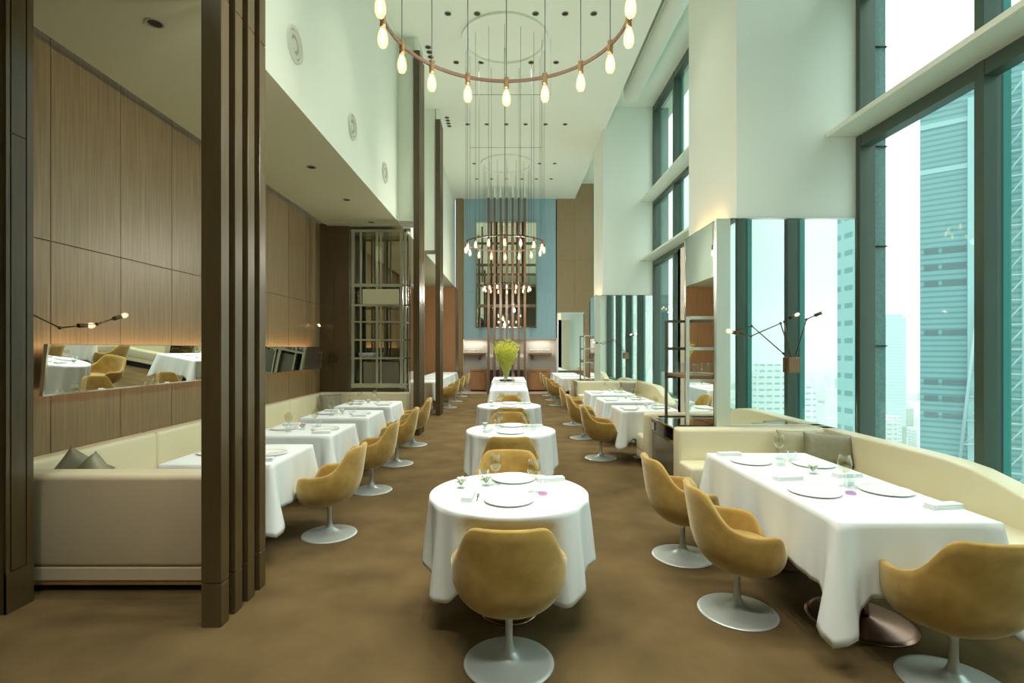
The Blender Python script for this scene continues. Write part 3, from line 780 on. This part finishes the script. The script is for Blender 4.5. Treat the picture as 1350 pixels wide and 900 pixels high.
for y in (11.6, 13.2, 14.8, 16.4, 18.0, 19.4):
    d = light('downlight_and_fill_beam', 'SPOT', (-2.67, y, LZ-.02), P_LOW, WARM, None, ang=95); d['kind'] = 'structure'
for o, p, a, c in LATE: light('beam', 'SPOT', (0, 0, -.012), p, c, o, ang=a)

# ================================================================== chandeliers
def make_chandelier(Rc=.775, n=16):
    r = empty('ring_chandelier')
    MB().ring(Rc, .022, .014, n=128).build('hoop', mat('hoop bronze', (.055, .034, .020), .5, .3), r)
    sm = None
    for k in range(n):
        a = PI/2+2*PI*k/n; x, y = Rc*math.cos(a), Rc*math.sin(a)
        if sm is None:
            so = MB().lathe([(0, .035), (.012, .034), (.019, .026), (.020, -.02), (.017, -.035), (.019, -.040), (.019, -.058), (.014, -.062), (0, -.062)], 20).build('socket', M_BRASSL, r)
            bu = MB().lathe([(.013, -.060), (.018, -.078), (.029, -.110), (.033, -.138), (.031, -.165), (.020, -.188), (0, -.196)], 20).build('bulb', M_BULBG, so)
            fb = MB()
            for q in range(8):
                a0 = q*PI/4; a1 = a0+PI/8
                fb.tube((.006*math.cos(a0), .006*math.sin(a0), -.075), (.013*math.cos(a1), .013*math.sin(a1), -.155), .0016, n=5)
                fb.tube((.013*math.cos(a1), .013*math.sin(a1), -.155), (.006*math.cos(a0+PI/4), .006*math.sin(a0+PI/4), -.075), .0016, n=5)
            fl = fb.build('filament', M_FIL, so)
            co = MB().tube((0, 0, .03), (0, 0, CZ-3.74+.02), .0032, n=6).build('cord', M_CORD, r)
            sm = (so, bu, fl, co)
        else:
            so = sm[0].copy(); COL.objects.link(so); so.parent = r
            for c in (sm[1], sm[2]):
                q = c.copy(); COL.objects.link(q); q.parent = so
            co = sm[3].copy(); COL.objects.link(co); co.parent = r
        so.location = (x, y, 0); co.location = (x, y, 0)
        so.rotation_euler = (0, 0, a)
    MB().tube((0, 0, 3.4), (0, 0, CZ-3.74), .02, n=12).build('canopy', M_CEIL, r)
    return r
ch0 = make_chandelier()
def place_ch(o, x, y, label):
    o.location = (x, y, 3.74); tag(o, label, 'chandelier', 'ring chandeliers of bare bulbs')
place_ch(ch0, -.02, 3.25, 'big nearest ring chandelier of bare bulbs over the front round table')
place_ch(dup(ch0, (0, 0, 0)), -.08, 10.25, 'middle ring chandelier of bare bulbs, before the gridded mirror')
place_ch(dup(ch0, (0, 0, 0)), -.07, 17.0, 'smallest, farthest ring chandelier of bare bulbs')
for o in [x for x in bpy.data.objects if x.name.startswith('ring_chandelier')]:
    for k in range(4):
        a = PI/4+k*PI/2
        light('bulb_glow', 'POINT', (.42*math.cos(a), .42*math.sin(a), -.30), P_BULB, WARM, o, soft=.05)
for y, z, x0, x1, w in ((9.9, 6.53, -.78, .80, 'nearer'), (11.4, 6.10, -.86, .72, 'farther')):
    o = MB().tube((x0, 0, 0), (x1, 0, 0), .006, n=8).tube((x0, 0, 0), (x0, 0, CZ-z), .002, n=5).tube((x1, 0, 0), (x1, 0, CZ-z), .002, n=5).build('hanging_rod', mat('rod', (.30, .31, .22), .5), None, (0, y, z))
    tag(o, 'thin level rod hung from the high ceiling, the %s one' % w, 'rod', 'thin rods under the ceiling')

# ================================================================== jointed wall lamps
def bar_lamp(label, bracket, pts_list, lamps, box=True, bm=M_BRASS):
    r = empty('jointed_wall_lamp', bracket, 0, label, 'lamp', 'jointed wall lamps with bare bulbs'); B = Vector(bracket)
    if box: MB().box(-.065, .065, -.03, .03, -.085, .085, .004, 1).build('wall_box', mat('copper plate', (.34, .20, .12), .35, .7) if bracket[0] > 0 else M_BRASS, r)
    for pts in pts_list:
        P = [Vector(p)-B for p in pts]
        for a, c in zip(P, P[1:]):
            MB().tube(a, c, .006, n=10).build('arm', bm, r)
        for p in P[1:]:
            b = MB(); t = bmesh.new(); bmesh.ops.create_uvsphere(t, u_segments=12, v_segments=8, radius=.014)
            b._add(t, 0, Matrix.Translation(p)); b.build('joint', bm, r, smooth=True)
    for p, d in lamps:
        p = Vector(p)-B; d = Vector(d).normalized()
        so = MB().tube(p, p+d*.075, .017, n=14).build('socket', bm, r)
        q = d.to_track_quat('Z', 'Y').to_matrix().to_4x4()
        b = MB(); t = MB().lathe([(.010, 0), (.014, .010), (.022, .028), (.024, .045), (.018, .064), (0, .074)], 16).b
        b._add(t, 0, Matrix.Translation(p+d*.072) @ q); b.build('bulb', M_BULBG, so, smooth=True)
        b = MB(); b.tube(p+d*.085, p+d*.125, .0045, n=6); b.build('filament', mat('bright filament', (1, .7, .35), .5, emit=(1, .75, .45), estr=25), so)
    return r
def at(px, py, Y): return ((px-671)*Y/F, Y, EYE-(py-460)*Y/F)
for dy, lab in ((0, 'jointed two arm lamp on the tall mirror behind the near window sofa'), (8.2, 'jointed lamp on the smaller tall mirror of the second window booth')):
    S = lambda px, py, Y: (lambda p: (p[0], p[1]+dy, p[2]))(at(px, py, Y))
    br = S(1046, 481, 5.735)
    lam = bar_lamp(lab, br, [[br, S(1042, 466, 5.70), S(1029, 426, 5.45), S(990, 443, 5.25), S(972, 438, 5.15)], [br, S(1050, 465, 5.70), S(1063, 421, 5.55), S(1078, 414, 5.5)]],
             [(S(974, 440, 5.16), (-1, -.2, .25)), (S(1074, 416, 5.52), (1, -.15, .45))])
Q = lambda px, py, X: (lambda Y: (X, Y, EYE-(py-460)*Y/F))(X*F/(px-671))
br = (-3.42, 3.48, 1.52)
bar_lamp('jointed lamp above the long tilted mirror, emerging behind the near wood pier', br, [[br, Q(34, 410, -3.42), Q(79, 432, -3.42), Q(128, 427, -3.35), Q(150, 420, -3.33)]],
         [(Q(103, 429, -3.38), (.1, 1, .05)), (Q(150, 420, -3.33), (.1, 1, .32))], box=False)
br = (-3.5, 10.27, 1.47)
bar_lamp('jointed lamp on the dark wood end wall beside the glass cabinet', br, [[br, at(438, 460, 10.2), at(434, 444, 10.1), at(425, 432, 10.0)]], [(at(426, 434, 10.0), (-.6, -.3, .7))], box=True)

# ================================================================== consoles with etageres on the right
def console(y0, label, label2):
    r = empty('steel_console', (0, y0, 0), 0, label, 'console', 'steel consoles at the window piers')
    L = .98; x0, x1 = 1.885, 2.395
    MB().box(x0-.01, x1, .07, L, .735, .757, .003, 1).build('top', M_CHROME, r)
    MB().box(x0+.012, x1, .08, L-.01, .0, .56).build('carcass', M_BRUSH, r)
    MB().box(x0+.4, x1, .08, L-.01, .56, .735).box(x0+.005, x1, .36, .40, .56, .735).box(x0+.005, x1, .08, .10, .56, .735).build('drawer_case', M_BLACK, r)
    d = MB().box(x0, x0+.38, .41, L-.01, .57, .728, .002, 1).build('drawer', mat('dark steel', (.20, .19, .16), .2, 1), r)
    MB().box(x0-.012, x0, .80, .93, .60, .70).build('handle', M_CHROME, d)
    MB().box(x0-.004, x0+.02, .07, .36, .56, .60).build('slot_rail', M_CHROME, r)
    e = empty('etagere', (0, y0, .757), 0, label2, 'shelf', 'open steel etageres on the consoles')
    for yy in (.14, 1.02-.06):
        b = MB(); x = 2.06
        b.box(x, x+.035, yy-.014, yy+.014, 0, 1.27)
        for z in (1.24, .88, .51): b.box(x+.035, x1-.003, yy-.014, yy+.014, z, z+.035)
        b.build('frame', mat('steel with window sheen', (.80, .82, .74), .2, .5) if yy < .5 else M_BRUSH, e)  # near frame is pale: the windows' reflection is put into its colour
        MB().box(x-.08, x1-.02, yy-.03, yy+.03, 0, .008).build('foot', M_BLACK, e)
    MB().box(2.10, 2.38, .14, .96, .545, .585, .003, 1).build('shelf', M_WOODS, e)
    MB().box(2.10, 2.38, .16, .94, .912, .922).build('glass_shelf', M_GLASS, e)
    return r
console(5.86, 'low steel console with drawer and open slot behind the window sofa', 'open steel etagere with wood shelf standing on the near console')
console(14.06, 'distant low steel console behind the second window booth', 'distant open steel etagere on the second console')
for k in range(4):
    o = MB().lathe([(0, 0), (.045, 0), (.045, .10), (.055, .13), (.053, .13), (.042, .10), (.042, .005), (0, .005)], 24).build('clear_jar', M_GLASS, None, (2.24, 6.12+.2*k, 1.343+.001)); tag(o, 'clear glass jar on the wood shelf of the near etagere, %s in line' % ORD[k], 'jar', 'jars on the etagere')

# ================================================================== mirrored cabinet on the left
r = empty('glass_cabinet', (0, 10.34, 0), 0, 'tall mirror backed steel shelving behind the wood booth', 'cabinet')
CX = lambda px, Y=10.34: (px-671)*Y/F
CZp = lambda py, Y=10.34: EYE-(py-460)*Y/F
x0, x1 = CX(463), CX(533); D = .48
b = MB()
for px, w in ((465, .05), (475.5, .03), (497, .05), (502, .03), (529, .06), (534, .04)):
    x = CX(px); b.box(x-w/2, x+w/2, 0, .05, .85, 4.05)
b.build('front_posts', mat('light cabinet steel', (.50, .52, .40), .25, .6), r)
b = MB()
for px in (465, 486, 500, 532): x = CX(px); b.box(x-.015, x+.015, D-.06, D-.03, .85, 4.05)
b.build('rear_posts', M_BRUSH, r)
for py, h in ((304, .05), (376, .06), (402, .04), (424, .03), (448, .03), (472, .04), (508, .09)):
    z = CZp(py)
    o = MB().box(x0, x1, -.005, .03, z-h/2, z+h/2).box(x0, x1, .03, D-.03, z-.008, z+.008).build('shelf', MATS['light cabinet steel'], r)
MB().box(x0, x1, D-.03, D-.02, .88, 4.05).build('back_mirror', mat('bronze mirror', (.62, .60, .48), .02, 1), r)
MB().box(CX(477), CX(524), .1, .13, CZp(507), CZp(477)).build('frosted_panel', mat('frosted grey', (.22, .21, .15), .35), r)
MB().box(x0-.09, x0, 0, D, 0, 4.08).build('side_panel', M_BRUSH, r)
MB().box(x0, x1, .0, D, 0, .86).build('base_cupboard', M_WOODD, r)
MB().box(CX(478), CX(526), -.004, .01, CZp(401), CZp(381)).build('ribbed_panel', mat('ribbed cream', (.52, .54, .34), .5), r)
b = MB(); xe = CX(541)
b.box(xe-.02, xe, 0, .02, .0, 4.05).box(x1, xe, 0.0, .02, 4.0, 4.08)
for py in (376, 402, 448, 472): z = CZp(py); b.box(x1, xe, 0, .02, z-.012, z+.012)
b.build('side_ladder', M_CHROME, r)
for k in range(7):
    o = MB().lathe([(0, 0), (.02, 0), (.032, .06), (.028, .10), (.026, .10), (.030, .06), (.018, .004), (0, .004)], 16).build('stacked_glass', M_PORC, None, (CX(471+3.6*k), 10.55, CZp(472)+.009)); tag(o, '%s small pale glass from the wood wall on the glass cabinet shelf' % ORD12[k], 'glass', 'glasses in the glass cabinet')

# ================================================================== far wall fittings
def sy(py, Y): return EYE-(py-460)*Y/F
for s, lab in ((-1, 'post'), (1, 'window')):
    x0, x1 = (-1.80, -.93) if s < 0 else (.80, 1.68)
    r = empty('wall_shelf', (0, 0, 0), 0, 'wooden wall shelf of glasses, %s side of the far niche' % lab, 'shelf', 'shelves in the far niche')
    MB().box(x0, x1+.02, YF-.02, YF+.42, 1.42, 1.50, .003, 1).build('board', M_WOODS, r)
    MB().box(x0+.6 if s < 0 else x0+.1, x0+.66 if s < 0 else x0+.16, YF+.05, YF+.42, 1.22, 1.42).build('bracket', M_BRASS, r)
    for k in range(12):
        o = MB().lathe([(0, 0), (.026, 0), (.026, .003), (.004, .006), (.004, .05), (.026, .07), (.03, .10), (.026, .15), (0, .15)], 12).build('shelf_glass', M_PORC, None, (x0+.05+.068*k, YF+.12, 1.501))
        tag(o, '%s pale upturned glass from the gallery side on the %s side niche shelf' % (ORD12[k], lab), 'glass', 'glasses on the %s side niche shelf' % lab)
    light('niche_glow', 'AREA', ((x0+x1)/2, YF+.2, 2.02), 5, SOFTW, None, sx=.9, sy=.1)['kind'] = 'structure'
def cabinet(x0, x1, lab, doors):
    r = empty('sideboard_cabinet', ((x0+x1)/2, 0, 0), 0, lab, 'cabinet', 'red oak sideboards'); w = (x1-x0)/2
    MB().box(-w, w, YF-.45, YF+.0, .06, .86, .003, 1).build('body', M_WOODR, r)
    MB().box(-w+.03, w-.03, YF-.4, YF-.02, 0, .06).build('plinth', M_BLACK, r)
    ww = 2*w/doors
    for k in range(doors):
        d = MB().box(-w+ww*k+.01, -w+ww*(k+1)-.01, YF-.47, YF-.45, .09, .80, .002, 1).build('door', M_WOODR, r)
        MB().box(-w+ww*k+.10, -w+ww*(k+1)-.10, YF-.482, YF-.47, .765, .785).build('handle', M_BLACK, d)
cabinet(-1.52, -.88, 'red oak sideboard below the shelf on the post side of the far niche', 1)
cabinet(.72, 1.60, 'red oak sideboard below the shelf on the window side of the far niche', 2)
r = empty('service_counter', (-.1, YF-.6, 0), 0, 'pale topped service counter with glass columns behind the fins', 'counter')
MB().box(-.78, .78, -.2, .25, 1.33, 1.45, .004, 1).build('top', M_PORC, r)
MB().box(-.72, .72, -.2, .25, .0, .85, .004, 1).build('body', mat('dark counter', (.035, .02, .015), .4), r)
for x in (-.48, .48): MB().lathe([(.065, .85), (.07, .87), (.055, .90), (.055, 1.27), (.07, 1.31), (.065, 1.33)], 24, (x, 0, 0)).build('glass_column', mat('pale green glass', (.45, .62, .55), .15), r)
# lime foliage in a vase on the far long table
r = empty('vase_arrangement', (-.08, 14.75, .75), 0, 'huge lime yellow feathery bouquet in a clear vase', 'plant')
MB().lathe([(0, 0), (.09, 0), (.10, .02), (.085, .15), (.11, .34), (.107, .34), (.082, .15), (.096, .02), (0, .01)], 28).build('vase', M_GLASS, r)
b = MB(); rr = random.Random(5)
for k in range(900):
    a = rr.uniform(0, 2*PI); q = rr.random()**.5; tilt = q*.44
    L = rr.uniform(.75, 1.08)*(1-.10*q)
    d = Vector((math.sin(tilt)*math.cos(a), math.sin(tilt)*math.sin(a), math.cos(tilt)))
    p0 = Vector((math.cos(a)*.03, math.sin(a)*.03, .05)); t0 = rr.uniform(.3, .55)
    if k < 90: b.tube(p0, p0+d*L*.5+Vector((0, 0, .1)), .003, n=4, caps=False)
    for j in range(5):
        t = t0+(1-t0)*(j+rr.random())/5; c = p0+d*L*t+Vector((0, 0, .10))
        dd = Vector((rr.uniform(-1, 1), rr.uniform(-1, 1), rr.uniform(.1, 1))).normalized()*.06
        e = dd.cross(Vector((rr.uniform(-1, 1), rr.uniform(-1, 1), .3))).normalized()*.011
        vs = [b.b.verts.new(c), b.b.verts.new(c+dd*.5+e), b.b.verts.new(c+dd), b.b.verts.new(c+dd*.5-e)]
        b.b.faces.new(vs)
b.build('foliage', M_SPRIG, r)
MB().lathe([(0, .0), (.16, 0), (.2, .05), (.19, .05), (.15, .01), (0, .01)], 28, (.0, -.32, 0)).build('dish', M_BRASS, r)

# ================================================================== outside
GZ = -130.0
def facade(name, base, line, sx, fl, dark, win=True, glass=.0, wf=(.25, .55)):
    """storeys and window openings from object coordinates"""
    m = bpy.data.materials.new(name); m.use_nodes = True; nt = m.node_tree; b = nt.nodes['Principled BSDF']; b.inputs['Roughness'].default_value = .5
    tc = nt.nodes.new('ShaderNodeTexCoord'); sp = nt.nodes.new('ShaderNodeSeparateXYZ'); nt.links.new(tc.outputs['Object'], sp.inputs[0])
    def math_(op, a, bb=None):
        n = nt.nodes.new('ShaderNodeMath'); n.operation = op
        for i, q in enumerate((a, bb)):
            if q is None: continue
            if isinstance(q, (int, float)): n.inputs[i].default_value = q
            else: nt.links.new(q, n.inputs[i])
        return n.outputs[0]
    z = math_('FRACT', math_('DIVIDE', sp.outputs['Z'], fl)); h = math_('ADD', sp.outputs['X'], sp.outputs['Y']); x = math_('FRACT', math_('DIVIDE', h, sx))
    inz = math_('MULTIPLY', math_('GREATER_THAN', z, wf[0]), math_('LESS_THAN', z, wf[1])); inx = math_('GREATER_THAN', x, .3)
    w = math_('MULTIPLY', inz, inx) if win else inz
    mx = nt.nodes.new('ShaderNodeMixRGB'); nt.links.new(w, mx.inputs[0]); mx.inputs[1].default_value = (*base, 1); mx.inputs[2].default_value = (*line, 1)
    nt.links.new(mx.outputs[0], b.inputs['Base Color'])
    return m
F_LOUV = facade('louvred teal facade', (.13, .33, .33), (.07, .22, .22), 9, 1.55, .3, win=False, wf=(.35, .75))
F_TEAL = facade('teal office facade', (.30, .54, .52), (.14, .32, .32), 4.5, 4.4, .3)
F_PALE = facade('pale office facade', (.80, .84, .82), (.34, .48, .50), 5, 4.0, .3)
def tower(name, x0, x1, y0, y1, top, m, label, extra=None):
    r = empty(name, ((x0+x1)/2, (y0+y1)/2, GZ), 0, label, 'building')
    w, d, h = (x1-x0)/2, (y1-y0)/2, top-GZ
    MB().box(-w, w, -d, d, 0, h).build('tower_block', m, r)
    MB().box(-w*.8, w*.8, -d*.8, d*.8, h, h+5).build('roof_plant', m, r)
    return r, w, d, h
Yt = 150.0
tw, w_, d_, h_ = tower('office_tower', 0, 62, 0, 40, 74, F_LOUV, 'teal tower with louvred front and braced steel edge beyond the window')
aT = math.radians(-40); ux, uy = math.cos(aT), math.sin(aT)
tw.location = (.797*Yt+31*ux-20*uy, Yt+31*uy+20*ux, GZ); tw.rotation_euler = (0, 0, aT)
b = MB()
for k in range(40):
    if k % 8 in (0, 1, 5, 6): continue
    z = h_-34-4.7*k
    for x, w in ((.9, 3.2), (4.9, 5.2)): b.box(-w_+x, -w_+x+w, -d_-.12, -d_, z-1.6, z)
b.build('window_bands', mat('dark office glass', (.06, .14, .14), .3), tw)
b = MB(); xa = -w_+11.3
b.box(xa-1.0, xa+1.3, -d_-1.2, -d_, 0, h_-3).box(-w_, -w_+11, -d_-.2, -d_, h_-9, h_-7.6).box(-w_, -w_+11, -d_-.2, -d_, h_-22, h_-20.6)
b.build('pale_corner', mat('pale teal cladding', (.26, .50, .50), .4), tw)
b = MB()
b.tube((-w_+7.6, -d_-3, h_-115), (-w_+12.6, -d_-3, h_-58), .4, n=8)
for x in (17.4, 21.2): b.tube((-w_+x, -d_-3, 0), (-w_+x, -d_-3, h_), .35, n=8)
for k in range(30):
    z = 8+6.5*k
    t = (z-(h_-115))/57; xl = -w_+7.6+5*t
    if 0 < t < .9: b.tube((xl, -d_-3, z), (-w_+12.8, -d_-2, z+.1), .28, n=6); b.tube((xl, -d_-3, z), (-w_+12.8, -d_-2, z+3.6), .2, n=6)
    b.tube((-w_+17.4, -d_-3, z), (-w_+21.2, -d_-3, z), .3, n=6); b.tube((-w_+17.4, -d_-3, z), (-w_+21.2, -d_-3, z+5.5), .22, n=6)
b.build('steel_bracing', mat('grey steel', (.26, .42, .42), .4), tw)
tower('mirrored_tower', 85, 125, -122, -96, 95, F_TEAL, 'teal tower seen only in the tall mirror beside the sofa')
tower('white_block', 157.7, 176.5, -326, -318, -13, F_PALE, 'broad white office block seen low in the tall mirror')
tower('white_block', 199, 208, -346, -338, -27, F_PALE, 'slim white office block seen in the mirror beyond the lamp')
tower('slender_tower', 530, 556, 722, 750, 46, F_TEAL, 'hazy slender tower on the skyline beside the louvred tower')
tower('hazy_tower', 175, 215, 440, 470, 30, F_TEAL, 'hazy teal tower seen through the second window')
b = MB(); rr = random.Random(11)
for k in range(2600):
    a = rr.uniform(-1.35, 1.35); dist = 140+rr.random()**1.2*2600
    x = dist*math.cos(a); y = dist*math.sin(a)
    if x < 60: continue
    if 110 < x < 190 and 140 < y < 200: continue
    s = rr.uniform(8, 26); hgt = rr.uniform(8, 38)*(1+(rr.random() < .08)*rr.uniform(.5, 1.6)); s2 = rr.uniform(8, 26)
    b.box(x-s/2, x+s/2, y-s2/2, y+s2/2, GZ, GZ+hgt, mi=rr.choice((0, 0, 1, 2)))
o = b.build('city_sprawl', [facade('city white', (.80, .82, .80), (.35, .42, .42), 5, 3.6, .3), facade('city grey', (.50, .56, .55), (.25, .32, .32), 6, 4, .3), mat('city green', (.12, .24, .12), .9)])
tag(o, 'sprawl of small city blocks far below the windows', 'city', kind='stuff')
o = MB().box(20, 9000, -6000, 9000, GZ-2, GZ).build('ground_outside', mat('city ground', (.26, .34, .30), .95, kind='noise', col2=(.12, .20, .12), scale=.03)); o['kind'] = 'structure'
# haze that hangs over the city
m = bpy.data.materials.new('city haze'); m.use_nodes = True; nt = m.node_tree; nt.nodes.clear()
vo = nt.nodes.new('ShaderNodeOutputMaterial'); vs = nt.nodes.new('ShaderNodeVolumeScatter'); nt.links.new(vs.outputs[0], vo.inputs['Volume'])
vs.inputs['Color'].default_value = (.93, .98, 1, 1); vs.inputs['Density'].default_value = .0005
o = MB().box(25, 6000, -4000, 6000, GZ+.5, 240).build('haze_outside', m); tag(o, 'pale haze over the city', 'haze', kind='stuff')

# remove the unused light tag name on lights
for o in bpy.data.objects:
    if o.type == 'LIGHT' and o.parent is None: pass
